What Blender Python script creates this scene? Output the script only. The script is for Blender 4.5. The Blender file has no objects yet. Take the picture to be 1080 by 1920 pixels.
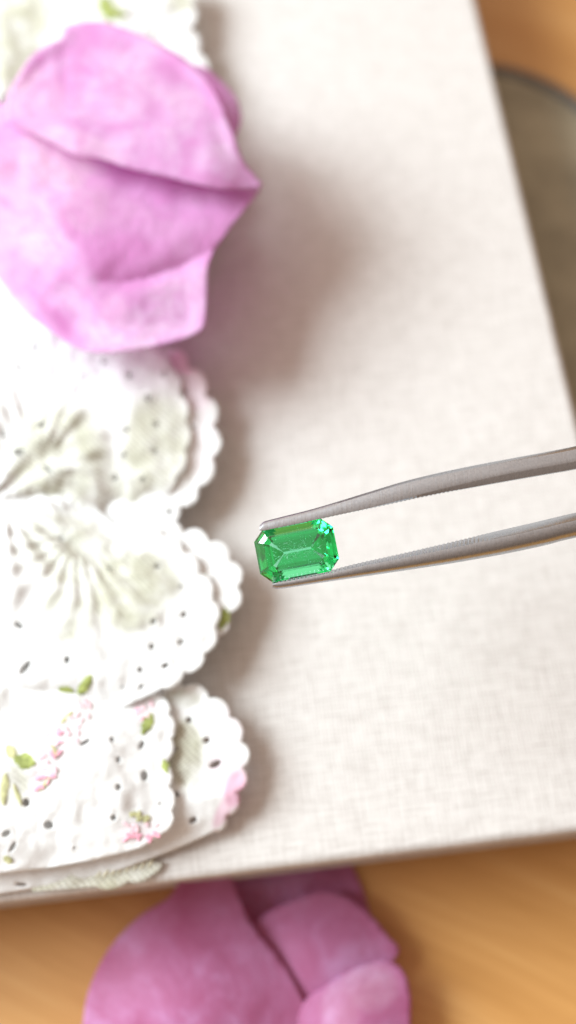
import bpy, math, random
import numpy as np
from mathutils import Vector, Matrix, noise
from mathutils.geometry import delaunay_2d_cdt

random.seed(7)
rng = np.random.default_rng(7)
S = bpy.context.scene
COL = S.collection
MM = 0.001

# ------------------------------------------------------------------ camera
FPX = 1883.0                      # focal length in pixels of the 1080x1920 photograph
PITCH = math.radians(21.0)        # tilt of the lens away from straight down
BOARD_Z = 22 * MM               # top of the linen board above the table
CAM_Z = BOARD_Z + 113 * MM
GEM_DEPTH = 94 * MM
cam_data = bpy.data.cameras.new('camera')
cam = bpy.data.objects.new('camera', cam_data)
COL.objects.link(cam)
cam.location = (0, 0, CAM_Z)
cam.rotation_euler = (PITCH, 0, 0)
cam_data.sensor_fit = 'HORIZONTAL'
cam_data.sensor_width = 36
cam_data.lens = FPX / 1080 * 36
cam_data.clip_start = 0.005
cam_data.clip_end = 20
cam_data.dof.use_dof = True
cam_data.dof.focus_distance = GEM_DEPTH - 0.3 * MM
cam_data.dof.aperture_fstop = 16.5
cam_data.dof.aperture_blades = 0
S.camera = cam
S.render.resolution_x, S.render.resolution_y = 576, 1024

# ------------------------------------------------------------------ light: room daylight + one window on the left
world = bpy.data.worlds.new('World')
S.world = world
world.use_nodes = True
bg = world.node_tree.nodes['Background']
bg.inputs['Strength'].default_value = 0.70
# the room: pale by the window, dimmer and warmer on the far side
_wt = world.node_tree
_tc = _wt.nodes.new('ShaderNodeTexCoord')
_dot = _wt.nodes.new('ShaderNodeVectorMath'); _dot.operation = 'DOT_PRODUCT'
_dot.inputs[1].default_value = (-0.80, 0.45, 0.35)
_rp = _wt.nodes.new('ShaderNodeValToRGB')
_ma = _wt.nodes.new('ShaderNodeMapRange'); _ma.inputs[1].default_value = -1; _ma.inputs[2].default_value = 1
_rp.color_ramp.elements[0].position = 0.15; _rp.color_ramp.elements[0].color = (0.36, 0.24, 0.17, 1)
_mid = _rp.color_ramp.elements.new(0.62); _mid.color = (0.87, 0.65, 0.52, 1)
_el = _rp.color_ramp.elements[2]; _el.position = 0.98; _el.color = (2.1, 1.74, 1.50, 1)
_wt.links.new(_tc.outputs['Generated'], _dot.inputs[0])
_wt.links.new(_dot.outputs['Value'], _ma.inputs[0])
_wt.links.new(_ma.outputs[0], _rp.inputs[0])
_wt.links.new(_rp.outputs[0], bg.inputs['Color'])
win = bpy.data.lights.new('window_light', 'AREA')
win.shape = 'RECTANGLE'
win.size, win.size_y = 0.40, 0.32
win.energy = 9.2
win.color = (0.81, 0.94, 1.0)
wo = bpy.data.objects.new('window_light', win)
COL.objects.link(wo)
AZ = Vector((-15, 4.0, 0)).normalized()
EL = math.radians(37)
aim = Vector((0, 0.03, BOARD_Z))
wo.location = aim + 0.62 * (AZ * math.cos(EL) + Vector((0, 0, math.sin(EL))))
wo.rotation_euler = (aim - wo.location).to_track_quat('-Z', 'Y').to_euler()
S.view_settings.view_transform = 'Standard'
S.view_settings.look = 'None'
S.view_settings.gamma = 1
S.view_settings.exposure = 0.15
S.cycles.max_bounces = 14
S.cycles.transmission_bounces = 12
S.cycles.transparent_max_bounces = 12

# ------------------------------------------------------------------ pixels -> points
C0 = np.array([0, 0, CAM_Z])
RT = np.array([1.0, 0, 0])
UP = np.array([0, math.cos(PITCH), math.sin(PITCH)])
FW = np.array([0, math.sin(PITCH), -math.cos(PITCH)])

def ray(px, py):
    px = np.asarray(px, float); py = np.asarray(py, float)
    return FW + ((px - 540) / FPX)[..., None] * RT - ((py - 960) / FPX)[..., None] * UP

def on_z(px, py, z):
    d = ray(px, py)
    t = (np.asarray(z) - CAM_Z) / d[..., 2]
    return C0 + d * t[..., None]

def at_depth(px, py, depth):
    d = ray(px, py)
    return C0 + d * (np.zeros(np.shape(px)) + depth)[..., None]

# ------------------------------------------------------------------ object helpers
def tag(o, label, cat, group=None):
    o['label'] = label; o['category'] = cat
    if group: o['group'] = group

def empty(name, loc, label, cat, group=None):
    o = bpy.data.objects.new(name, None)
    o.empty_display_size = 0.005
    COL.objects.link(o); o.location = loc
    tag(o, label, cat, group)
    return o

def root_loc(o):
    p = Vector((0, 0, 0))
    while o is not None:
        p = p + o.location; o = o.parent
    return p

def build(name, verts, faces, mat, parent=None, smooth=True, attrs=None, origin=None):
    verts = np.asarray(verts, float)
    off = np.array(root_loc(parent)) if parent is not None else np.zeros(3)
    loc = np.zeros(3)
    if origin is not None:
        loc = np.asarray(origin, float)
    v = verts - off - loc
    me = bpy.data.meshes.new(name)
    me.from_pydata(v.tolist(), [], [list(map(int, f)) for f in faces])
    me.update()
    if smooth:
        me.polygons.foreach_set('use_smooth', [True] * len(me.polygons))
    for k, a in (attrs or {}).items():
        at = me.attributes.new(k, 'FLOAT', 'POINT')
        at.data.foreach_set('value', np.asarray(a, np.float32))
    me.materials.append(mat)
    o = bpy.data.objects.new(name, me)
    COL.objects.link(o)
    o.location = loc
    if parent is not None:
        o.parent = parent
    return o

def spline(pts, n, closed=False):
    """Catmull-Rom through pts, n samples by arc length"""
    p = np.asarray(pts, float)
    if closed:
        p = np.vstack([p[-1], p, p[0], p[1]])
    else:
        p = np.vstack([2 * p[0] - p[1], p, 2 * p[-1] - p[-2]])
    out = []
    t = np.linspace(0, 1, 12, endpoint=False)[:, None]
    for i in range(1, len(p) - 2):
        a, b, c, d = p[i - 1], p[i], p[i + 1], p[i + 2]
        out.append(0.5 * (2 * b + (c - a) * t + (2 * a - 5 * b + 4 * c - d) * t ** 2 + (3 * b - a - 3 * c + d) * t ** 3))
    out = np.vstack(out + [p[-2][None]])
    s = np.r_[0, np.cumsum(np.hypot(*np.diff(out, axis=0).T))]
    q = np.linspace(0, s[-1], n + 1 if closed else n)
    r = np.c_[np.interp(q, s, out[:, 0]), np.interp(q, s, out[:, 1])]
    return r[:-1] if closed else r

def inside(P, poly):
    x, y = P[:, 0], P[:, 1]
    r = np.zeros(len(P), bool)
    n = len(poly)
    for i in range(n):
        x1, y1 = poly[i]; x2, y2 = poly[(i + 1) % n]
        c = ((y1 > y) != (y2 > y))
        with np.errstate(divide='ignore', invalid='ignore'):
            xi = (x2 - x1) * (y - y1) / (y2 - y1) + x1
        r ^= c & (x < xi)
    return r

def seg_dist(P, line, closed=False):
    L = np.asarray(line, float)
    if closed: L = np.vstack([L, L[0]])
    best = np.full(len(P), 1e9)
    for a, b in zip(L[:-1], L[1:]):
        ab = b - a
        t = np.clip(((P - a) @ ab) / max(ab @ ab, 1e-9), 0, 1)
        q = a + t[:, None] * ab
        best = np.minimum(best, np.hypot(*(P - q).T))
    return best

def sheet2d(outline, holes=(), step=8.0):
    """triangulate an outline (pixels) with elliptical eyelets; returns points, faces"""
    V = [tuple(p) for p in outline]
    E = [(i, (i + 1) % len(V)) for i in range(len(V))]
    hp = []
    for (x, y, rx, ry, an) in holes:
        n = 14
        ca, sa = math.cos(an), math.sin(an)
        ring = lambda k: [(x + k * rx * math.cos(t) * ca - k * ry * math.sin(t) * sa,
                           y + k * rx * math.cos(t) * sa + k * ry * math.sin(t) * ca)
                          for t in np.arange(n) * 2 * math.pi / n]
        b = len(V); r = ring(1.0); V += r
        E += [(b + i, b + (i + 1) % n) for i in range(n)]
        hp.append(np.array(r))
        V += ring(1.45); V += ring(1.9)
    ol = np.asarray(outline)
    x0, y0 = ol.min(0); x1, y1 = ol.max(0)
    gx, gy = np.meshgrid(np.arange(x0, x1, step), np.arange(y0, y1, step))
    gx = gx + (np.arange(gx.shape[0]) % 2)[:, None] * step / 2
    g = np.c_[gx.ravel(), gy.ravel()] + rng.uniform(-.2, .2, (gx.size, 2)) * step
    keep = inside(g, ol) & (seg_dist(g, ol, True) > step * .45)
    for (x, y, rx, ry, an) in holes:
        keep &= np.hypot(g[:, 0] - x, g[:, 1] - y) > max(rx, ry) * 2.0
    V += [tuple(p) for p in g[keep]]
    vo, eo, fo, *_ = delaunay_2d_cdt([Vector(v) for v in V], E, [], 0, 1e-4, False)
    P = np.array([(v.x, v.y) for v in vo])
    F = np.array([f for f in fo if len(f) == 3])
    cen = P[F].mean(1)
    k = inside(cen, ol)
    for h in hp: k &= ~inside(cen, h)
    return P, F[k]

def nz(P, scale, seed=0.0, octv=2):
    return np.array([noise.fractal(Vector((p[0] / scale, p[1] / scale, seed)), 1.0, 2.0, octv) for p in P])

def sst(x, a, b):
    t = np.clip((x - a) / (b - a), 0, 1)
    return t * t * (3 - 2 * t)

def blobs(P, lst):
    m = np.zeros(len(P))
    for (x, y, rx, ry, an, w) in lst:
        dx, dy = P[:, 0] - x, P[:, 1] - y
        c, s = math.cos(math.radians(an)), math.sin(math.radians(an))
        u, v = (dx * c + dy * s) / rx, (-dx * s + dy * c) / ry
        m = np.maximum(m, w * (1 - sst(np.hypot(u, v), 0.65, 1.15)))
    return m

def thicken(o, t):
    m = o.modifiers.new('thickness', 'SOLIDIFY')
    m.thickness = t; m.offset = 0

# ------------------------------------------------------------------ material helpers
class NT:
    def __init__(self, name):
        self.m = bpy.data.materials.new(name); self.m.use_nodes = True
        self.t = self.m.node_tree; self.n = self.t.nodes
        self.out = self.n['Material Output']; self.b = self.n['Principled BSDF']
    def node(self, kind, **kw):
        nd = self.n.new(kind)
        for k, v in kw.items():
            if k.startswith('i_'):
                key = k[2:]
                nd.inputs[int(key) if key.isdigit() else key.replace('_', ' ')].default_value = v
            else:
                setattr(nd, k, v)
        return nd
    def link(self, a, b): self.t.links.new(a, b)
    def coord(self, scale=(1, 1, 1), rot=(0, 0, 0), kind='Object'):
        tc = self.node('ShaderNodeTexCoord'); mp = self.node('ShaderNodeMapping')
        mp.inputs['Scale'].default_value = scale; mp.inputs['Rotation'].default_value = rot
        self.link(tc.outputs[kind], mp.inputs[0]); return mp.outputs[0]
    def noise(self, vec, scale, detail=3, rough=.5, dist=0):
        nd = self.node('ShaderNodeTexNoise'); nd.inputs['Scale'].default_value = scale
        nd.inputs['Detail'].default_value = detail; nd.inputs['Roughness'].default_value = rough
        nd.inputs['Distortion'].default_value = dist
        self.link(vec, nd.inputs['Vector']); return nd.outputs['Fac']
    def ramp(self, fac, stops):
        r = self.node('ShaderNodeValToRGB'); e = r.color_ramp.elements
        while len(e) < len(stops): e.new(.5)
        for el, (p, c) in zip(e, stops):
            el.position = p; el.color = (*c, 1) if len(c) == 3 else c
        self.link(fac, r.inputs[0]); return r.outputs[0]
    def mix(self, fac, a, b, mode='MIX'):
        nd = self.node('ShaderNodeMix', data_type='RGBA', blend_type=mode)
        for s, v in ((nd.inputs[0], fac), (nd.inputs[6], a), (nd.inputs[7], b)):
            if hasattr(v, 'is_output'): self.link(v, s)
            elif isinstance(v, (int, float)): s.default_value = v
            else: s.default_value = (*v, 1)
        return nd.outputs[2]
    def math(self, op, a, b=0.0, clamp=False):
        nd = self.node('ShaderNodeMath', operation=op); nd.use_clamp = clamp
        for s, v in ((nd.inputs[0], a), (nd.inputs[1], b)):
            if hasattr(v, 'is_output'): self.link(v, s)
            else: s.default_value = v
        return nd.outputs[0]
    def attr(self, name):
        return self.node('ShaderNodeAttribute', attribute_name=name).outputs['Fac']
    def bump(self, h, strength, dist, normal=None):
        nd = self.node('ShaderNodeBump'); nd.inputs['Strength'].default_value = strength
        nd.inputs['Distance'].default_value = dist
        self.link(h, nd.inputs['Height'])
        if normal is not None: self.link(normal, nd.inputs['Normal'])
        return nd.outputs[0]

def mat_linen():
    k = NT('linen')
    a = k.noise(k.coord((320, 3000, 400)), 1, 3, .6)        # long weft slubs
    b = k.noise(k.coord((3000, 320, 400)), 1, 3, .6)        # warp
    w1 = k.node('ShaderNodeTexWave', wave_type='BANDS', bands_direction='Y'); w1.inputs['Scale'].default_value = 1
    k.link(k.coord((700, 700, 700)), w1.inputs[0]); w1.inputs['Distortion'].default_value = .6
    w2 = k.node('ShaderNodeTexWave', wave_type='BANDS', bands_direction='X'); w2.inputs['Scale'].default_value = 1
    k.link(k.coord((700, 700, 700)), w2.inputs[0]); w2.inputs['Distortion'].default_value = .6
    s = k.math('ADD', k.math('MULTIPLY', a, 1.05), k.math('MULTIPLY', b, .85))
    weave = k.math('MULTIPLY', k.math('ADD', w1.outputs['Fac'], w2.outputs['Fac']), .20)
    h = k.math('ADD', s, weave)
    big = k.noise(k.coord((60, 60, 60)), 1, 3)
    c = k.ramp(k.math('MULTIPLY', h, .75), [(.52, (.38, .347, .323)), (.80, (.488, .458, .437)), (1.0, (.565, .535, .514))])
    c = k.mix(k.math('MULTIPLY', big, .25), c, (.50, .467, .44))
    k.link(c, k.b.inputs['Base Color'])
    k.b.inputs['Roughness'].default_value = .85
    k.b.inputs['Specular IOR Level'].default_value = .2
    k.link(k.bump(h, .5, .00012), k.b.inputs['Normal'])
    return k.m

def mat_wood():
    k = NT('wood')
    v = k.coord((1, 1, 1), (0, 0, math.radians(24)))
    st = k.node('ShaderNodeMapping'); st.inputs['Scale'].default_value = (18, 190, 18); k.link(v, st.inputs[0])
    n1 = k.noise(st.outputs[0], 1, 5, .6, .6)
    fine = k.node('ShaderNodeMapping'); fine.inputs['Scale'].default_value = (60, 1500, 60); k.link(v, fine.inputs[0])
    n2 = k.noise(fine.outputs[0], 1, 3, .6)
    c = k.ramp(n1, [(.25, (.42, .20, .048)), (.5, (.54, .28, .085)), (.75, (.62, .36, .135))])
    c = k.mix(k.math('MULTIPLY', n2, .35), c, (.26, .095, .02))
    k.link(c, k.b.inputs['Base Color'])
    k.b.inputs['Roughness'].default_value = .5
    k.link(k.bump(n2, .15, .0002), k.b.inputs['Normal'])
    return k.m

def mat_simple(name, col, rough=.7, var=.25, scale=900, metallic=0, bump=.2, spec=.3):
    k = NT(name)
    n = k.noise(k.coord(), scale, 3, .6)
    c2 = tuple(x * (1 - var) for x in col); c3 = tuple(min(1, x * (1 + var)) for x in col)
    k.link(k.ramp(n, [(.3, c2), (.7, c3)]), k.b.inputs['Base Color'])
    k.b.inputs['Roughness'].default_value = rough
    k.b.inputs['Metallic'].default_value = metallic
    k.b.inputs['Specular IOR Level'].default_value = spec
    if bump: k.link(k.bump(n, bump, .0001), k.b.inputs['Normal'])
    return k.m

def mat_petal(name, deep, mid, pale, trans):
    k = NT(name)
    v = k.coord()
    cf = k.node('ShaderNodeCombineXYZ')
    k.link(k.math('MULTIPLY', k.attr('fan'), 4.2), cf.inputs[0]); k.link(k.math('MULTIPLY', k.attr('reach'), 2.6), cf.inputs[1])
    n = k.noise(cf.outputs[0], 1.0, 4, .55, .5)
    f = k.noise(v, 900, 3, .6)
    c = k.ramp(n, [(.34, deep), (.50, mid), (.66, pale)])
    c = k.mix(k.attr('rich_and_shaded'), c, deep)  # deeper bract colour, with some shade from the petal above painted in
    c = k.mix(k.math('MULTIPLY', k.attr('pale'), .9), c, (.80, .64, .73))
    # veins fanning out from the petal's base
    cx = k.node('ShaderNodeCombineXYZ')
    k.link(k.math('MULTIPLY', k.attr('fan'), 11.0), cx.inputs[0]); k.link(k.math('MULTIPLY', k.attr('reach'), 5.0), cx.inputs[1])
    st = k.noise(cx.outputs[0], 1.0, 3, .6, 1.2)
    vein = k.ramp(st, [(.44, (0, 0, 0)), (.50, (1, 1, 1)), (.56, (0, 0, 0))])
    c = k.mix(k.math('MULTIPLY', vein, .42), c, deep)
    c = k.mix(k.math('MULTIPLY', f, .12), c, pale)
    k.link(c, k.b.inputs['Base Color'])
    k.b.inputs['Roughness'].default_value = .5
    k.b.inputs['Specular IOR Level'].default_value = .25
    h = k.math('SUBTRACT', k.math('MULTIPLY', f, .35), k.math('MULTIPLY', vein, .6))
    nb = k.bump(h, .14, .0002)
    k.link(nb, k.b.inputs['Normal'])
    tr = k.node('ShaderNodeBsdfTranslucent'); k.link(k.mix(1.0, c, trans, 'MULTIPLY'), tr.inputs['Color'])
    ms = k.node('ShaderNodeMixShader'); ms.inputs[0].default_value = .52
    k.link(k.b.outputs[0], ms.inputs[1]); k.link(tr.outputs[0], ms.inputs[2])
    k.link(ms.outputs[0], k.out.inputs['Surface'])
    return k.m

def mat_lace():
    k = NT('eyelet_cotton')
    v = k.coord()
    net, pink = k.attr('net'), k.attr('pink')
    patch = k.noise(v, 260, 3, .6)
    net = k.math('MULTIPLY', net, k.ramp(k.math('ADD', patch, k.math('MULTIPLY', net, .25)), [(.38, (0, 0, 0)), (.74, (1, 1, 1))]))
    ang = k.noise(v, 60, 1)
    w = k.node('ShaderNodeTexWave', wave_type='BANDS', bands_direction='DIAGONAL'); w.inputs['Scale'].default_value = 820
    w.inputs['Distortion'].default_value = 3.0; w.inputs['Detail'].default_value = 1; w.inputs['Detail Scale'].default_value = .3
    k.link(v, w.inputs[0])
    wb = k.node('ShaderNodeTexWave', wave_type='BANDS', bands_direction='X'); wb.inputs['Scale'].default_value = 980
    wb.inputs['Distortion'].default_value = 2.5; wb.inputs['Detail'].default_value = 1; wb.inputs['Detail Scale'].default_value = .3
    k.link(k.coord((1, 1, 1), (0, 0, .9)), wb.inputs[0])
    mesh = k.math('MULTIPLY', k.math('ADD', w.outputs['Fac'], wb.outputs['Fac']), .5)
    n = k.noise(v, 220, 4, .6)
    fine = k.noise(v, 3500, 2, .6)
    white = k.ramp(fine, [(.3, (.86, .86, .855)), (.7, (.92, .92, .915))])
    netc = k.ramp(n, [(.3, (.60, .59, .46)), (.5, (.73, .72, .62)), (.7, (.84, .84, .80))])
    netc = k.mix(k.math('MULTIPLY', mesh, .45), netc, (.50, .49, .36))
    c = k.mix(net, white, netc)
    c = k.mix(pink, c, (.80, .44, .60))
    k.link(c, k.b.inputs['Base Color'])
    k.b.inputs['Roughness'].default_value = .9
    k.b.inputs['Specular IOR Level'].default_value = .1
    h = k.math('ADD', k.math('MULTIPLY', fine, .4), k.math('MULTIPLY', k.math('MULTIPLY', w.outputs['Fac'], net), .8))
    k.link(k.bump(h, .5, .00015), k.b.inputs['Normal'])
    tr = k.node('ShaderNodeBsdfTranslucent'); k.link(c, tr.inputs['Color'])
    ms = k.node('ShaderNodeMixShader'); ms.inputs[0].default_value = .38
    k.link(k.b.outputs[0], ms.inputs[1]); k.link(tr.outputs[0], ms.inputs[2])
    tp = k.node('ShaderNodeBsdfTransparent')
    m2 = k.node('ShaderNodeMixShader')
    k.link(k.math('MULTIPLY', net, k.math('MULTIPLY', mesh, .42)), m2.inputs[0])
    k.link(ms.outputs[0], m2.inputs[1]); k.link(tp.outputs[0], m2.inputs[2])
    k.link(m2.outputs[0], k.out.inputs['Surface'])
    return k.m

def mat_steel():
    k = NT('brushed_steel')
    v = k.coord((9000, 500, 3000), (0, 0, math.radians(30)))
    n = k.noise(v, 1, 3, .6)
    g = k.noise(k.coord(), 5000, 2)
    r = k.ramp(n, [(.3, (.25, .25, .25)), (.7, (.35, .35, .35))])
    k.link(k.ramp(g, [(.3, (.37, .405, .45)), (.7, (.45, .485, .53))]), k.b.inputs['Base Color'])
    k.b.inputs['Metallic'].default_value = 1
    k.link(r, k.b.inputs['Roughness'])
    k.link(k.bump(k.math('ADD', n, k.math('MULTIPLY', g, .3)), .09, .00005), k.b.inputs['Normal'])
    return k.m

def mat_emerald():
    k = NT('emerald')
    k.n.remove(k.b)
    v = k.coord()
    n = k.noise(v, 1600, 4, .65, 1.0)
    gl = k.node('ShaderNodeBsdfGlass'); gl.inputs['IOR'].default_value = 1.62; gl.inputs['Roughness'].default_value = .0
    gl.inputs['Color'].default_value = (.93, 1, .95, 1)
    k.link(k.bump(n, .05, .00005), gl.inputs['Normal'])
    k.link(gl.outputs[0], k.out.inputs['Surface'])
    va = k.node('ShaderNodeVolumeAbsorption')
    va.inputs['Color'].default_value = (.02, .905, .60, 1); va.inputs['Density'].default_value = 400
    k.link(va.outputs[0], k.out.inputs['Volume'])
    return k.m

M_LINEN, M_WOOD, M_LACE, M_STEEL, M_EM = mat_linen(), mat_wood(), mat_lace(), mat_steel(), mat_emerald()
M_MAT = mat_simple('grey_mat', (.31, .285, .21), .9, .2, 120)
M_RIM = mat_simple('dark_rim', (.10, .10, .10), .6, .2, 400)
M_BLOCK = mat_simple('board_core', (.55, .50, .44), .9, .15, 700)
M_PETAL = mat_petal('lilac_petal', (.68, .30, .60), (.73, .475, .71), (.80, .64, .79), (1, .75, .95))
M_PETAL2 = mat_petal('rose_petal', (.56, .17, .35), (.63, .25, .48), (.70, .38, .66), (1, .7, .85))
M_LEAF = mat_simple('green_thread', (.27, .31, .095), .8, .45, 1200, bump=.6)
M_OLIVE = mat_simple('olive_thread', (.42, .41, .22), .8, .3, 1200, bump=.6)
M_STEM = mat_simple('sand_thread', (.50, .46, .34), .8, .2, 1200, bump=.4)
M_PINKT = mat_simple('pink_thread', (.70, .33, .42), .8, .25, 900, bump=.6)
M_PALEP = mat_simple('pale_pink_thread', (.76, .55, .60), .8, .15, 900, bump=.6)
M_PEACH = mat_simple('peach_thread', (.85, .62, .40), .8, .2, 900, bump=.6)
M_INC = mat_simple('inclusion', (.75, .95, .82), .6, .2, 4000, bump=0)

# ------------------------------------------------------------------ tabletop, mat, linen board
def rounded_slab(cx, cy, hx, hy, z0, z1, r, rc, rot, seg=6):
    """slab with rounded plan corners (rc) and rounded edges (r); returns local verts, faces"""
    prof = []
    for i in range(seg + 1):
        a = math.pi / 2 * i / seg
        prof.append((r - r * math.sin(a), z0 + r - r * math.cos(a)))
    prof = prof[:]                                   # bottom edge: inset r..0
    top = [(r - r * math.cos(math.pi / 2 * i / seg), z1 - r + r * math.sin(math.pi / 2 * i / seg)) for i in range(seg + 1)]
    prof = prof + top
    V, F = [], []
    n = 4 * 8
    for (ins, z) in prof:
        for q in range(4):
            sx, sy = ((1, 1), (-1, 1), (-1, -1), (1, -1))[q]
            for j in range(8):
                a = math.pi / 2 * (q + j / 7)
                V.append((cx + sx * (hx - rc) + (rc - ins) * math.cos(a), cy + sy * (hy - rc) + (rc - ins) * math.sin(a), z))
    m = len(prof)
    for i in range(m - 1):
        for j in range(n):
            F.append((i * n + j, i * n + (j + 1) % n, (i + 1) * n + (j + 1) % n, (i + 1) * n + j))
    F.append(tuple(range(n - 1, -1, -1)))
    F.append(tuple((m - 1) * n + j for j in range(n)))
    return V, F

V, F = rounded_slab(0, 0, .40, .40, -.022, 0, .004, .02, 0)
tb = build('wooden_tabletop', V, F, M_WOOD, smooth=False)
tb['kind'] = 'structure'

# linen board: its two visible edges are laid on the photograph's
b0, b1 = on_z(np.array([0, 1080]), np.array([1694, 1562]), BOARD_Z)
r0, r1 = on_z(np.array([903, 1072]), np.array([0, 775]), BOARD_Z)
ex = (b1 - b0)[:2]; ex /= np.hypot(*ex)
ey = np.array([-ex[1], ex[0]])
yaw = math.atan2(ex[1], ex[0])
A = np.c_[(b1 - b0)[:2], -(r1 - r0)[:2]]
t = np.linalg.solve(A, (r0 - b0)[:2])
# corner: the right edge passes through its midpoint, square to the bottom edge
rm = (r0 + r1)[:2] / 2
corner = b0[:2] + ex * ((rm - b0[:2]) @ ex)
rd = (r0 - r1)[:2]; print('board corner angle', math.degrees(math.acos(rd @ ex / np.hypot(*rd))), 'yaw', math.degrees(yaw))
BW, BH = .150, .205
cxy = corner - ex * BW / 2 + ey * BH / 2
board = empty('linen_board', (cxy[0], cxy[1], 0), 'thick cream linen covered board lying on the wooden table beneath the white lace', 'board')
def board_part(name, hx, hy, z0, z1, r, rc, m):
    V, F = rounded_slab(0, 0, hx, hy, z0, z1, r, rc, 0)
    o = build(name, np.array(V) + np.array([cxy[0], cxy[1], 0]), F, m, board, smooth=False)
    o.rotation_euler = (0, 0, yaw)
    for p in o.data.polygons[:-2]: p.use_smooth = True
    return o
MAT_TOP = 2.2 * MM
board_part('linen_cover', BW / 2, BH / 2, BOARD_Z - 3.4 * MM, BOARD_Z, 1.1 * MM, 1.6 * MM, M_LINEN)
board_part('core_block', BW / 2 - 2.2 * MM, BH / 2 - 2.2 * MM, MAT_TOP + 3.0 * MM, BOARD_Z - 3.4 * MM, .2 * MM, 1 * MM, M_BLOCK)
board_part('base_cover', BW / 2, BH / 2, MAT_TOP, MAT_TOP + 3.0 * MM, 1.1 * MM, 1.6 * MM, M_LINEN)

# grey rounded mat with a dark rim beneath the board
cm, cr_ = on_z(np.array([905, 1240]), np.array([480, 480]), 0.0)
ct = on_z(np.array([905]), np.array([140]), 0.0)[0]
rx, ry = (cr_ - cm)[0], (ct - cm)[1]
ang = np.linspace(-math.pi / 2, math.pi / 2, 40)
pts = [(cm[0] + rx * math.cos(a), cm[1] + ry * math.sin(a)) for a in ang]
LX = cm[0] - .085
pts += [(LX + rx * math.cos(a), cm[1] + ry * math.sin(a)) for a in ang + math.pi]
pts = np.array(pts); npt = len(pts)
mc = pts.mean(0)
mat_o = empty('table_mat', (mc[0], mc[1], 0), 'grey rounded mat with dark rim lying under the linen board', 'mat')
Vm = [(x, y, z) for z in (0.2 * MM, 1.6 * MM) for x, y in pts]
Fm = [(i, (i + 1) % npt, npt + (i + 1) % npt, npt + i) for i in range(npt)] + [tuple(range(npt - 1, -1, -1)), tuple(range(npt, 2 * npt))]
build('mat_surface', Vm, Fm, M_MAT, mat_o, smooth=False)
Vr, Fr = [], []
nor = np.roll(pts, -1, 0) - np.roll(pts, 1, 0); nor = np.c_[nor[:, 1], -nor[:, 0]]; nor /= np.hypot(*nor.T)[:, None]
for i in range(npt):
    for j in range(8):
        a = j * math.pi / 4
        Vr.append((*(pts[i] + nor[i] * 1.3 * MM * math.cos(a)), 1.1 * MM + 1.1 * MM * math.sin(a)))
for i in range(npt):
    for j in range(8):
        a, b = i * 8, ((i + 1) % npt) * 8
        Fr.append((a + j, b + j, b + (j + 1) % 8, a + (j + 1) % 8))
build('rim', Vr, Fr, M_RIM, mat_o)

# ------------------------------------------------------------------ eyelet lace
def scallop(cusps, bulge=.5, n=8):
    """outward half-round scallops between consecutive cusps (outward = left of travel, image y down)"""
    out = []
    for (x0, y0), (x1, y1) in zip(cusps[:-1], cusps[1:]):
        dx, dy = x1 - x0, y1 - y0
        for i in range(n):
            t = i / n
            s = math.sin(math.pi * t) ** .65 * bulge
            out.append((x0 + dx * t + dy * s, y0 + dy * t - dx * s))
    out.append(cusps[-1])
    return out

lace_at = on_z(np.array([60.]), np.array([1000.]), np.array([BOARD_Z]))[0]
lace = empty('eyelet_lace', tuple(lace_at), 'white ruffled eyelet lace with scalloped edges and green and pink embroidery on the linen', 'lace')
LOBES = {}

def lobe(key, edge, rest, holes, hf, net=(), pink=(), name='ruffle', step=6.0, label=None):
    """edge: scalloped visible border; rest: closing outline; hf(P, d) -> height in mm above the linen"""
    outline = list(edge) + list(rest)
    hl = [(x, y, rx * .70, ry * .70, math.radians(an)) for (x, y, rx, ry, an) in holes]
    P, F = sheet2d(outline, hl, step)
    d = seg_dist(P, edge)
    def height(Q):
        Q = np.asarray(Q, float)
        return hf(Q, seg_dist(Q, edge))
    h = height(P) + .13 * nz(P, 24, len(LOBES) * 3.7, 2) - .16 * np.abs(nz(P, 46, len(LOBES) * 5.1 + 9, 2)) * sst(d, 10, 60)
    h = h + .07 * np.exp(-((d - 7) / 5.0) ** 2)                      # stitched border
    for (x, y, rx, ry, an) in hl:                                    # stitched eyelet rims
        e = np.hypot(P[:, 0] - x, P[:, 1] - y)
        h = h + .05 * np.exp(-((e / max(rx, ry) - 1.45) / .3) ** 2)
    W = on_z(P[:, 0], P[:, 1], BOARD_Z + h * MM)
    o = build(name, W, F, M_LACE, lace, attrs={'net': blobs(P, net), 'pink': blobs(P, pink)})
    thicken(o, .12 * MM)
    if label: o['label'] = label
    LOBES[key] = (o, height)
    return o

def pleat(P, c, k, amp, r0, r1, ph=0.0, wob=0.0):
    dx, dy = P[:, 0] - c[0], P[:, 1] - c[1]
    th = np.arctan2(dy, dx); r = np.hypot(dx, dy)
    w = wob * nz(P, 130, 3.1 + ph, 1) if wob else 0
    return amp * np.sin(k * th + ph + w) * sst(r, 10, 60) * (1 - sst(r, r0, r1))

# top ruffle, behind the flower
eT = scallop([(330, -60), (362, 10), (352, 55), (372, 100), (380, 160), (372, 230), (380, 300), (360, 370), (372, 440), (350, 520)], .28)
lobe('T', eT, [(300, 600), (-160, 600), (-160, -60)],
     [(250, 18, 8, 7, 0), (287, 62, 9, 8, 0), (318, 20, 6, 6, 0), (337, 118, 7, 7, 0), (150, 25, 7, 6, 0), (3, 185, 9, 8, 20), (8, 112, 6, 6, 0), (100, 20, 7, 6, 0)],
     lambda P, d: 4.2 + 1.6 * sst(d, 0, 190) - 1.5 * sst(P[:, 1], 420, 520) + .25 * nz(P, 70, 1.0) + pleat(P, (-60, 330), 9, .7, 250, 420, 0, 2),
     net=[(20, 60, 80, 120, 15, 1), (335, 5, 28, 26, 0, .9), (30, 330, 50, 60, 0, .4)])

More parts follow.
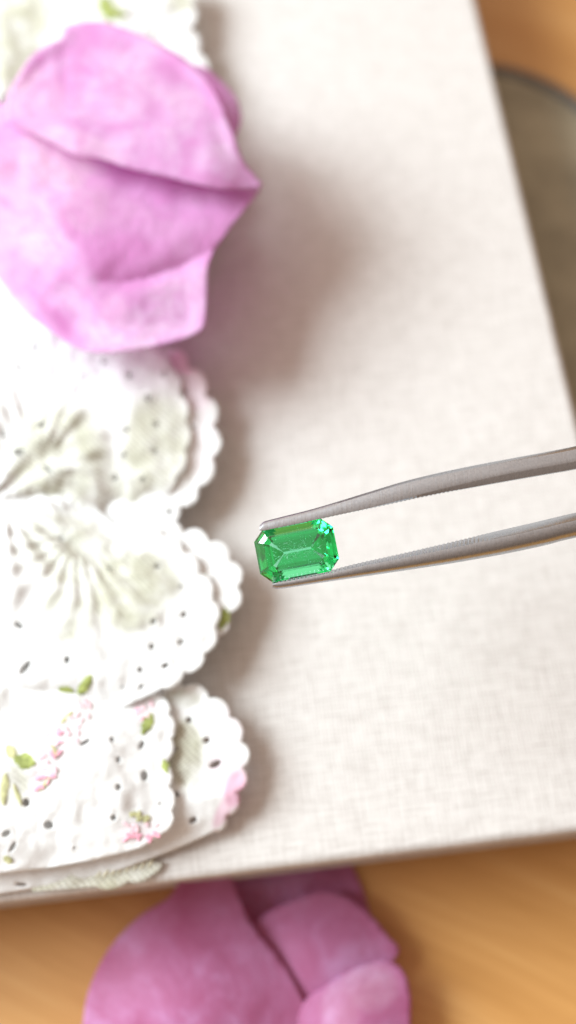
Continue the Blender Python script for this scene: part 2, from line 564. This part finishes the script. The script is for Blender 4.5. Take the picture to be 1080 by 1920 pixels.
# middle ruffle, underlayer with a pink scalloped border
eA2 = scallop([(318, 655), (352, 690), (385, 742), (400, 800), (398, 858), (372, 912), (338, 950), (300, 985)], .30)
lobe('A2', eA2, [(120, 1010), (-160, 1010), (-160, 620), (80, 620)],
     [(362, 800, 6, 6, 0), (346, 738, 7, 10, 0), (318, 960, 8, 8, 0), (345, 880, 6, 6, 0)],
     lambda P, d: 3.9 + .4 * sst(d, 0, 100) - 1.0 * sst(-P[:, 0], -300, -150) + .15 * nz(P, 50, 2.0),
     pink=[(345, 680, 32, 24, 30, .55), (372, 730, 32, 45, 0, .22), (375, 830, 30, 70, 0, .08)],
     label='scalloped underlayer with pink stitching')

# middle ruffle, upper layer
eA = scallop([(230, 640), (285, 655), (318, 690), (338, 738), (350, 790), (347, 845), (330, 895), (300, 935)], .20)
lobe('A', eA, [(290, 962), (268, 975), (235, 962), (205, 985), (165, 962), (120, 992), (70, 965), (20, 985), (-30, 960), (-160, 975), (-160, 480), (150, 480)],
     [(35, 645, 6, 6, 0), (69, 652, 5, 17, 8), (37, 690, 10, 6, -50), (195, 678, 7, 7, 0), (155, 705, 5, 5, 0), (243, 704, 8, 8, 0), (194, 728, 6, 6, 0),
      (278, 747, 9, 9, 0), (293, 796, 9, 8, 30), (237, 806, 7, 8, 0), (290, 846, 9, 8, 0), (233, 853, 6, 8, 20), (268, 899, 8, 9, 0), (216, 896, 8, 8, 0),
      (78, 797, 12, 8, -20), (35, 848, 15, 9, -10), (5, 815, 7, 9, 0), (90, 880, 14, 6, 30), (310, 700, 6, 9, 20)],
     lambda P, d: 4.8 + 1.2 * sst(d, 0, 160) - 2.2 * sst(P[:, 1], 890, 985) + .22 * nz(P, 60, 4.0) + pleat(P, (-40, 950), 13, .34, 150, 330, .5, 3.0) + pleat(P, (60, 880), 23, .14, 110, 260, 1.5, 4.0) - .5 * np.exp(-((P[:, 0] - 215) / 30) ** 2) * sst(P[:, 1], 720, 800),
     net=[(290, 830, 70, 105, 8, .9), (110, 860, 105, 115, 20, .85), (250, 930, 55, 35, 30, .7), (205, 905, 40, 60, 0, .6)])

# lower middle ruffle: underlayer then upper layer
eB2 = scallop([(300, 985), (345, 1000), (392, 1018), (432, 1052), (446, 1100), (425, 1150), (400, 1195)], .34)
lobe('B2', eB2, [(330, 1240), (-160, 1260), (-160, 1000), (200, 990)],
     [(365, 1062, 10, 6, 20), (340, 1024, 8, 6, 0), (395, 1090, 6, 6, 0)],
     lambda P, d: 4.1 + .3 * sst(d, 0, 90) - 1.0 * sst(-P[:, 0], -330, -180) + .15 * nz(P, 50, 5.0))
eB = scallop([(215, 985), (262, 990), (305, 1005), (345, 1035), (375, 1075), (398, 1122), (404, 1175), (385, 1225), (345, 1262), (305, 1290)], .24)
lobe('B', eB, [(200, 1345), (-160, 1370), (-160, 900), (120, 900)],
     [(345, 1153, 9, 9, 0), (340, 1204, 11, 7, -25), (285, 1213, 8, 9, 10), (310, 1248, 11, 7, -35), (263, 1256, 7, 8, 0), (288, 1165, 7, 9, 20), (126, 1237, 8, 11, 0),
      (48, 1252, 8, 22, 38), (36, 1173, 14, 7, 25), (295, 1062, 9, 8, 0), (205, 1067, 6, 6, 0), (230, 1288, 5, 5, 0), (265, 1288, 8, 6, -30), (340, 1100, 6, 6, 0), (115, 1010, 9, 5, -40)],
     lambda P, d: 4.9 + 1.0 * sst(d, 0, 160) + .22 * nz(P, 60, 6.0) - 1.2 * (1 - sst(P[:, 1], 900, 1010)) - 2.6 * sst(P[:, 1], 1262, 1345) * (1 - sst(P[:, 0], 150, 290)) + pleat(P, (10, 930), 17, .30, 170, 300, .9, 2.6) + pleat(P, (150, 1000), 21, .17, 130, 250, 2.5, 4.0),
     net=[(240, 1110, 85, 90, 30, .95), (130, 1030, 110, 80, 20, .75), (130, 1150, 60, 60, 0, .7), (285, 1080, 70, 45, 35, .8)])

# bottom ruffle: underlayer then upper layer
eC2 = scallop([(300, 1292), (345, 1288), (392, 1310), (430, 1345), (452, 1390), (456, 1440), (445, 1485), (424, 1530), (402, 1560)], .30) + [(330, 1592), (250, 1622), (170, 1648), (80, 1664), (0, 1676), (-80, 1685), (-160, 1690)]
lobe('C2', eC2, [(-160, 1560), (150, 1500), (200, 1330)],
     [(355, 1350, 9, 8, 0), (388, 1388, 10, 9, 0), (327, 1405, 8, 7, 0), (405, 1433, 17, 9, -30), (330, 1490, 10, 9, 0), (362, 1538, 12, 8, -40), (40, 1658, 16, 5, 4)],
     lambda P, d: 3.1 + .2 * sst(d, 0, 150) - .7 * sst(-P[:, 0], -300, -180) + .12 * nz(P, 60, 7.0) - 1.9 * sst(P[:, 1] + .30 * (P[:, 0] - 200), 1545, 1650),
     pink=[(440, 1480, 22, 42, 15, .75), (420, 1520, 14, 40, 30, .5), (425, 1440, 36, 50, 0, .22), (425, 1360, 40, 40, 0, .10)],
     net=[(345, 1415, 40, 75, 0, .9), (340, 1310, 40, 20, 0, .8)], label='scalloped underlayer tinged with pink')
eC = scallop([(270, 1285), (300, 1305), (318, 1340), (322, 1385), (310, 1430), (318, 1475), (322, 1520), (312, 1560)], .22) + [(265, 1590), (180, 1612), (80, 1630), (-20, 1640), (-160, 1650)]
lobe('C', eC, [(-160, 1250), (150, 1240)],
     [(210, 1387, 6, 8, 0), (222, 1425, 6, 9, 0), (271, 1455, 10, 14, 0), (222, 1476, 7, 10, 10), (213, 1533, 8, 8, 0), (266, 1397, 7, 13, 25), (92, 1547, 13, 11, 0),
      (12, 1563, 13, 8, -30), (24, 1588, 6, 16, 30), (300, 1507, 5, 5, 0), (160, 1392, 16, 5, -35), (50, 1505, 9, 12, 0), (140, 1590, 5, 5, 0), (85, 1470, 5, 12, 35)],
     lambda P, d: 4.0 + 1.5 * sst(d, 0, 150) + .22 * nz(P, 70, 8.0) - 1.6 * (1 - sst(P[:, 1], 1240, 1310)) - 1.3 * sst(P[:, 1] + .12 * P[:, 0], 1560, 1680) + pleat(P, (-120, 1400), 7, .5, 250, 500, .3, 1.5),
     net=[(25, 1475, 32, 60, 0, .7), (60, 1370, 60, 40, -40, .3)],
     pink=[(112, 1400, 34, 90, 35, .10), (262, 1560, 42, 22, 0, .14), (268, 1335, 24, 26, 0, .12)])

def stitch(key, name, x, y, ln, wd, an, m, lift=.10, parent=None, bump=.08):
    """raised almond of satin stitch lying on a ruffle"""
    o, hf = LOBES[key]
    a = math.radians(an); n = 9
    P, F = [], []
    for i in range(n):
        t = i / (n - 1)
        w = wd / 2 * math.sin(math.pi * (0.06 + .9 * t)) ** .8 * random.uniform(.72, 1.2)
        for j in range(5):
            s = (j - 2) / 2
            u, v = (t - .5) * ln, w * s
            P.append((x + u * math.cos(a) - v * math.sin(a), y + u * math.sin(a) + v * math.cos(a), 1 - s * s))
    for i in range(n - 1):
        for j in range(4):
            F.append((i * 5 + j, i * 5 + j + 1, i * 5 + j + 6, i * 5 + j + 5))
    P = np.array(P)
    h = hf(P[:, :2]) + lift + bump * P[:, 2]
    return build(name, on_z(P[:, 0], P[:, 1], BOARD_Z + h * MM), F, m, parent or o)

for args in [('T', 200, 15, 52, 34, 70, M_LEAF), ('T', 222, 25, 30, 22, 20, M_LEAF), ('B2', 418, 1160, 42, 26, 100, M_LEAF), ('B', 128, 1300, 40, 24, 30, M_LEAF), ('B', 158, 1287, 52, 20, -58, M_LEAF),
             ('C', 276, 1358, 44, 20, 115, M_LEAF), ('C', 46, 1427, 42, 30, 15, M_LEAF), ('C', 310, 1437, 30, 14, 70, M_LEAF), ('C', 100, 1408, 26, 14, 60, M_OLIVE),
             ('C', 15, 1612, 20, 15, 30, M_OLIVE), ('C', 8, 1480, 60, 16, 95, M_OLIVE), ('C', 33, 1490, 44, 10, 70, M_OLIVE), ('C', 20, 1410, 30, 20, 60, M_OLIVE),
             ('C', 85, 1470, 34, 10, -50, M_OLIVE), ('C', 125, 1345, 34, 12, -45, M_OLIVE)]:
    stitch(args[0], 'embroidered_leaf', *args[1:])

def rose(key, x, y, r, m_out, m_in, n=6, squash=.6):
    o, hf = LOBES[key]
    c = stitch(key, 'embroidered_rose', x, y, r * 1.1, r * .9, 10, m_in, .2)
    for i in range(n):
        a = 2 * math.pi * i / n + .3
        stitch(key, 'rose_petal', x + r * .8 * math.cos(a), y + r * squash * math.sin(a), r * .9, r * .55, math.degrees(a) + 90, m_out, .12, parent=o)
rose('A', -4, 962, 26, M_PEACH, M_PEACH, 5)
# small sprays of satin-stitched roses: (ruffle, x, y, spread, count, thread)
for key, x, y, sx, sy, n, m in [('C', 262, 1566, 36, 10, 9, M_PINKT), ('C', 262, 1556, 34, 12, 7, M_PALEP), ('C', 262, 1536, 18, 12, 7, M_OLIVE), ('C', 270, 1328, 16, 16, 7, M_PALEP), ('C', 262, 1340, 8, 10, 3, M_PINKT),
                                ('C', 115, 1380, 34, 26, 12, M_PALEP), ('C', 98, 1425, 30, 22, 10, M_PALEP), ('C', 84, 1468, 18, 14, 6, M_PINKT), ('C', 150, 1335, 22, 18, 8, M_PALEP), ('C', 104, 1400, 10, 30, 4, M_PINKT)]:
    for i in range(n):
        stitch(key, 'embroidered_stitch', x + sx * random.uniform(-1, 1), y + sy * random.uniform(-1, 1), random.uniform(9, 19), random.uniform(6, 11), random.uniform(0, 180), m, .15, bump=.06)
# trim of the net peeking out on the linen below the last ruffle
eN = scallop([(305, 1618), (285, 1640), (240, 1652), (180, 1662)], .18)
lobe('N', eN, [(60, 1672), (60, 1640), (200, 1600)], [], lambda P, d: .5 + .4 * sst(d, 0, 60), net=[(180, 1630, 300, 100, 0, 1)], name='net_trim')
for i in range(8):
    stitch('N', 'embroidered_stem', 185 + i * 14, 1640 - i * 3.2, 22, 6, -55, M_STEM, .08)

# ------------------------------------------------------------------ flowers
def petal(parent, outline, hf, m, pale=(), rich_and_shaded=(), z0=BOARD_Z, step=8.0, crumple=.35, cs=45, seed=0.0, n=110, thick=.10, label=None, base=(-120, 270)):
    ol = spline(outline, n, True)
    P, F = sheet2d(ol, (), step)
    d = seg_dist(P, ol, True)
    h = hf(P, d) + (crumple * nz(P, cs, seed, 2) - .45 * crumple * np.abs(nz(P, cs * .55, seed + 20, 2))) * sst(d, 0, 25)
    o = build('petal', on_z(P[:, 0], P[:, 1], z0 + h * MM), F, m, parent, attrs={'pale': blobs(P, pale), 'rich_and_shaded': blobs(P, rich_and_shaded), 'fan': np.arctan2(P[:, 1] - base[1], P[:, 0] - base[0]), 'reach': np.hypot(P[:, 0] - base[0], P[:, 1] - base[1]) / 300})
    thicken(o, thick * MM)
    if label: o['label'] = label
    return o

f1 = empty('bract_flower', tuple(on_z(np.array([230.]), np.array([400.]), np.array([BOARD_Z + 6 * MM]))[0]),
           'pale lilac pink papery flower resting on the white lace', 'flower')
fold = np.array([(-60, 215), (20, 236), (60, 250), (110, 275), (145, 293), (190, 298), (240, 315), (310, 331), (370, 346), (430, 356), (490, 350)], float)
def yfold(x): return np.interp(x, fold[:, 0], fold[:, 1])
# small petal at the back
petal(f1, [(330, 140), (372, 122), (410, 148), (440, 180), (452, 215), (446, 245), (420, 290), (360, 300), (320, 220)],
      lambda P, d: 11.0 + .8 * sst(d, 0, 50), M_PETAL, seed=1, crumple=.2)
# lower petal with its pleat
crx = np.array([120, 180, 230, 280, 340, 402.]); cry = np.array([510, 526, 531, 521, 501, 468.])
def h_low(P, d):
    x, y = P[:, 0], P[:, 1]
    h = 15.4 - 1.5 * np.exp(-((y - yfold(x)) / 130) ** 2) * sst(x, 60, 260)
    h -= 4.6 * sst(y, 380, 680) ** 1.2 + 2.6 * (1 - sst(x, -80, 200)) * sst(y, 250, 500)
    yc = np.interp(x, crx, cry); s = y - yc
    win = sst(x, 150, 260)
    up = np.where(s > 0, 1 - np.exp(-np.maximum(s, 0) / 14.0), 0) * np.exp(-np.maximum(s, 0) / 110)
    dn = np.where(s <= 0, np.exp(np.minimum(s, 0) / 34), np.exp(-np.maximum(s, 0) / 14))
    h += win * (.7 * up - 1.0 * dn)
    h += .6 * (1 - sst(d, 0, 45)) * sst(y, 470, 600)             # rim turns up a little
    return h
petal(f1, [(-60, 210), (30, 200), (140, 240), (240, 270), (330, 300), (430, 335), (484, 346), (486, 358), (465, 385), (440, 415), (412, 455), (396, 480), (389, 510),
           (388, 560), (384, 605), (374, 622), (330, 640), (260, 655), (200, 661), (150, 655), (100, 625), (40, 578), (0, 525), (-50, 450)],
      h_low, M_PETAL, rich_and_shaded=[(290, 420, 190, 110, 8, .6), (220, 480, 90, 60, 20, .7)], pale=[(100, 300, 90, 60, 15, .9), (20, 400, 110, 150, 0, .55), (150, 360, 60, 80, 0, .35), (215, 590, 30, 40, 0, .3), (310, 545, 40, 18, -20, .2)], seed=2, crumple=.30, cs=95, step=5, n=190)  # deep middle: own colour plus painted shade below the folded upper petal
# upper petal folded over it
def h_up(P, d):
    x, y = P[:, 0], P[:, 1]
    s = np.clip((yfold(x) - y) / 250, 0, 1)
    h = 16.2 + 2.2 * np.sin(math.pi * np.clip(s * .9 + .12, 0, 1))
    h += .5 * (1 - sst(d, 0, 30)) * sst(s, .1, .4)
    h -= 1.2 * sst(x, 380, 490)
    h -= .2 * np.exp(-((x - 122) / 14) ** 2) * sst(s, .25, .6)      # small crease by the notch
    return h
up_out = [tuple(p) for p in fold[1:]] + [(478, 330), (455, 298), (432, 235), (402, 168), (362, 122), (300, 82), (242, 56), (190, 41), (140, 44), (122, 52), (117, 72), (100, 80), (60, 105), (18, 170), (12, 215)]
petal(f1, up_out, h_up, M_PETAL, pale=[(70, 190, 60, 70, -30, .5), (140, 270, 110, 30, 18, .45), (240, 180, 60, 50, 0, .15)], seed=3, crumple=.22, cs=100, step=7, n=150)

f2 = empty('bract_flower', tuple(on_z(np.array([480.]), np.array([1830.]), np.array([0.]))[0]),
           'deep rose pink papery flower lying on the wooden table below the board edge', 'flower')
petal(f2, [(420, 1560), (560, 1570), (640, 1600), (668, 1640), (690, 1700), (700, 1760), (640, 1800), (540, 1810), (470, 1780), (430, 1700)],
      lambda P, d: .8 + .4 * sst(P[:, 1], 1600, 1800), M_PETAL2, z0=0, base=(470, 2150), seed=4, crumple=.4)
petal(f2, [(470, 1745), (500, 1712), (540, 1692), (600, 1671), (650, 1682), (695, 1716), (730, 1758), (748, 1778), (738, 1800), (700, 1830), (640, 1880), (600, 1900), (540, 1880), (490, 1800)],
      lambda P, d: 3.2 + 2.2 * np.exp(-((P[:, 0] - 600) / 120) ** 2 - ((P[:, 1] - 1790) / 120) ** 2), M_PETAL2, z0=0, base=(470, 2150), seed=5, crumple=.12, cs=110)
petal(f2, [(570, 1880), (610, 1848), (660, 1818), (715, 1800), (748, 1812), (766, 1845), (770, 1900), (760, 1990), (700, 2040), (600, 2030), (555, 1950)],
      lambda P, d: 4.6 + 2.4 * np.exp(-((P[:, 0] - 670) / 110) ** 2 - ((P[:, 1] - 1920) / 110) ** 2), M_PETAL2, z0=0, base=(470, 2150), seed=6, crumple=.12, cs=110, pale=[(690, 1850, 60, 50, 0, .35), (640, 1890, 40, 60, 0, .25)])
petal(f2, [(380, 1600), (430, 1640), (452, 1690), (475, 1738), (520, 1792), (556, 1848), (580, 1915), (575, 2020), (440, 2080), (250, 2070), (160, 1990), (158, 1900), (175, 1835), (210, 1772), (265, 1716), (320, 1680), (345, 1630)],
      lambda P, d: 4.0 + 4.4 * np.exp(-((P[:, 0] - 350) / 200) ** 2 - ((P[:, 1] - 1900) / 200) ** 2), M_PETAL2, z0=0, base=(470, 2150), seed=7, crumple=.15, cs=140)

# ------------------------------------------------------------------ tweezers
PXM = GEM_DEPTH / FPX                    # metres per photo pixel in the plane of the stone
tw_base = at_depth(np.array([2650.]), np.array([600.]), GEM_DEPTH)[0]
tweezers = empty('tweezers', tuple(tw_base), 'brushed steel tweezers with serrated tips gripping the green stone', 'tweezers')

def arm(outer, inner, sec, teeth_to, name, tipx, bite):
    outer, inner = np.array(outer, float), np.array(inner, float)
    so = spline(outer, 600); si = spline(inner, 600)
    xs = np.r_[np.arange(tipx, 1100, 1.333), np.arange(1104, 2700, 30)]
    yo = np.interp(xs, so[:, 0], so[:, 1]); yi = np.interp(xs, si[:, 0], si[:, 1])
    V, F = [], []
    m = len(sec(tipx))
    for k, x in enumerate(xs):
        L = yo[k] - yi[k]
        grow = float(np.clip((x - tipx) / 450, 0, 1))
        tip = float(sst(np.array([x]), tipx - 6, tipx + 9)[0])
        for (s, w, tooth) in sec(x):
            s2 = .5 + (s - .5) * (.45 + .55 * tip)
            y = yi[k] + L * s2
            if tooth and x < teeth_to and x > tipx + 8:
                ph = (x / 8.0) % 1.0
                fade = min(1.0, (teeth_to - x) / 40)
                y += np.sign(L) * tooth * fade * bite * (.5 - .5 * math.cos(2 * math.pi * ph))
            ww = w * (.62 + .55 * grow)
            V.append(at_depth(np.array([x]), np.array([y]), GEM_DEPTH - ww * MM)[0])
    n = len(xs)
    for i in range(n - 1):
        for j in range(m):
            F.append((i * m + j, i * m + (j + 1) % m, (i + 1) * m + (j + 1) % m, (i + 1) * m + j))
    F.append(tuple(range(m - 1, -1, -1))); F.append(tuple((n - 1) * m + j for j in range(m)))
    o = build(name, V, F, M_STEEL, tweezers)
    o.data.set_sharp_from_angle(angle=math.radians(32))
    return o

def sec_up(x):
    f = float(sst(np.array([x]), 640, 1000)[0])       # flat side facet appears towards the handle
    e = .04 + .28 * f
    return [(0.0, -1.1, 1), (0.0, -.3, 1), (0.0, .55, 1), (0.03, .8, 1), (e, .95, 0), (e + .05, .96, 0), (.52, .84, 0), (.70, .70, 0), (.86, .52, 0), (.97, .1, 0), (1.0, -.5, 0), (.9, -1.0, 0), (.5, -1.3, 0), (.15, -1.25, 0)]
def sec_lo(x):
    f = float(sst(np.array([x]), 640, 1000)[0])
    e = .22 + .04 * f
    return [(0.0, -.9, .5), (.06, -.4, 1), (.12, .15, 1), (e, .75, 1), (e + .05, .90, 0), (.45, 1.0, 0), (.62, .98, 0), (.78, .84, 0), (.9, .55, 0), (.97, .2, 0), (1.0, -.2, 0), (.95, -.8, 0), (.5, -1.15, 0), (.1, -1.1, 0)]
far_up_o = [(1300, 790), (1700, 695), (2200, 605), (2500, 566), (2700, 540)]
far_up_i = [(1300, 836), (1700, 742), (2200, 652), (2500, 610), (2700, 592)]
far_lo_i = [(1300, 912), (1700, 822), (2200, 700), (2500, 622), (2700, 592)]
far_lo_o = [(1300, 960), (1700, 868), (2200, 745), (2500, 662), (2700, 640)]
up_out_ = [(487, 983), (496, 977.5), (536, 967), (585, 954.5), (634, 940), (689, 923), (755, 903), (822, 886.5), (889, 872.5), (955, 860), (1022, 847.5), (1080, 836)] + far_up_o
up_in_ = [(487, 997), (540, 986.5), (594, 975), (647, 963.5), (700, 952.5), (778, 935.5), (867, 918), (955, 902), (1044, 886.5), (1080, 880)] + far_up_i
lo_in_ = [(510, 1090), (560, 1081), (618, 1069), (667, 1056.5), (733, 1042), (822, 1021.5), (911, 1000.5), (1000, 980), (1080, 961)] + far_lo_i
lo_out_ = [(510, 1104.5), (535, 1103), (600, 1093), (689, 1080), (778, 1067), (867, 1053), (955, 1037), (1022, 1022.5), (1080, 1008)] + far_lo_o
arm(up_out_, up_in_, sec_up, 880, 'arm', 487, 1.1)
arm(lo_out_, lo_in_, sec_lo, 922, 'arm', 511, 3.0)

# ------------------------------------------------------------------ emerald
def gem():
    a, b, c = 75.5 * PXM, 50.5 * PXM, 20 * PXM
    def ring(d, z):
        A_, B_ = a - d, b - d
        cc = max(c - .586 * d, .12 * B_)
        return [(A_, B_ - cc, z), (A_ - cc, B_, z), (-A_ + cc, B_, z), (-A_, B_ - cc, z), (-A_, -B_ + cc, z), (-A_ + cc, -B_, z), (A_ - cc, -B_, z), (A_, -B_ + cc, z)]
    rings = [ring(.92 * MM, .835 * MM), ring(.44 * MM, .535 * MM), ring(0, .08 * MM), ring(0, -.08 * MM), ring(.55 * MM, -.92 * MM), ring(1.30 * MM, -1.74 * MM), ring(2.42 * MM, -2.80 * MM)]
    V = [p for r in rings for p in r]
    F = [tuple(range(8))]
    for i in range(len(rings) - 1):
        for j in range(8):
            F.append((i * 8 + j, (i + 1) * 8 + j, (i + 1) * 8 + (j + 1) % 8, i * 8 + (j + 1) % 8))
    k = (len(rings) - 1) * 8
    F.append(tuple(k + j for j in range(7, -1, -1)))
    return np.array(V), F
Vg, Fg = gem()
gc = at_depth(np.array([556.]), np.array([1032.]), GEM_DEPTH + .1 * MM)[0]
X = Vector(RT) * math.cos(math.radians(11)) + Vector(UP) * math.sin(math.radians(11))
N = -Vector(FW)
Y = N.cross(X)
R = Matrix((X, Y, N)).transposed() @ Matrix.Rotation(math.radians(-3), 3, 'X') @ Matrix.Rotation(math.radians(-3), 3, 'Y')
em = build('emerald', Vg, Fg, M_EM, smooth=False)
em.matrix_world = Matrix.Translation(Vector(gc)) @ R.to_4x4()
tag(em, 'small rectangular step cut green emerald held between the tweezer tips', 'gemstone')
# fine inclusions inside the stone
V, F = [], []
for i in range(700):
    p = Vector((random.uniform(-2.9, 2.9), random.uniform(-1.8, 1.8), random.uniform(-.9, .35)))
    if abs(p.x) + abs(p.y) * 1.1 > 4.0 or (p.z < -.3 and (abs(p.y) > 1.2 + p.z * .3 or abs(p.x) > 2.3)): continue
    s = random.choice((.02, .02, .03, .03, .04, .06))
    q = [Vector((random.uniform(-1, 1), random.uniform(-1, 1), random.uniform(-1, 1))) * s for _ in range(4)]
    b = len(V); V += [tuple((p + r) * MM) for r in q]
    F += [(b, b + 1, b + 2), (b, b + 3, b + 1), (b + 1, b + 3, b + 2), (b, b + 2, b + 3)]
for i in range(90):                                                  # fine needles and wisps
    p = Vector((random.gauss(0, 1.3), random.gauss(0, .7), random.uniform(-.7, .35)))
    if abs(p.x) > 2.3 or abs(p.y) > 1.3: continue
    a = Vector((random.uniform(-1, 1), random.uniform(-1, 1), random.uniform(-.4, .4))).normalized() * random.uniform(.12, .38)
    c = Vector((-a.y, a.x, 0)).normalized() * random.uniform(.012, .03)
    b = len(V); V += [tuple(q * MM) for q in (p - a, p + c, p + a, p - c, p + Vector((0, 0, .02)))]
    F += [(b, b + 1, b + 4), (b + 1, b + 2, b + 4), (b + 2, b + 3, b + 4), (b + 3, b, b + 4), (b, b + 3, b + 2, b + 1)]
me = bpy.data.meshes.new('inclusions'); me.from_pydata(V, [], F); me.materials.append(M_INC)
inc = bpy.data.objects.new('inclusions', me); COL.objects.link(inc); inc.parent = em
inc['kind'] = 'stuff'
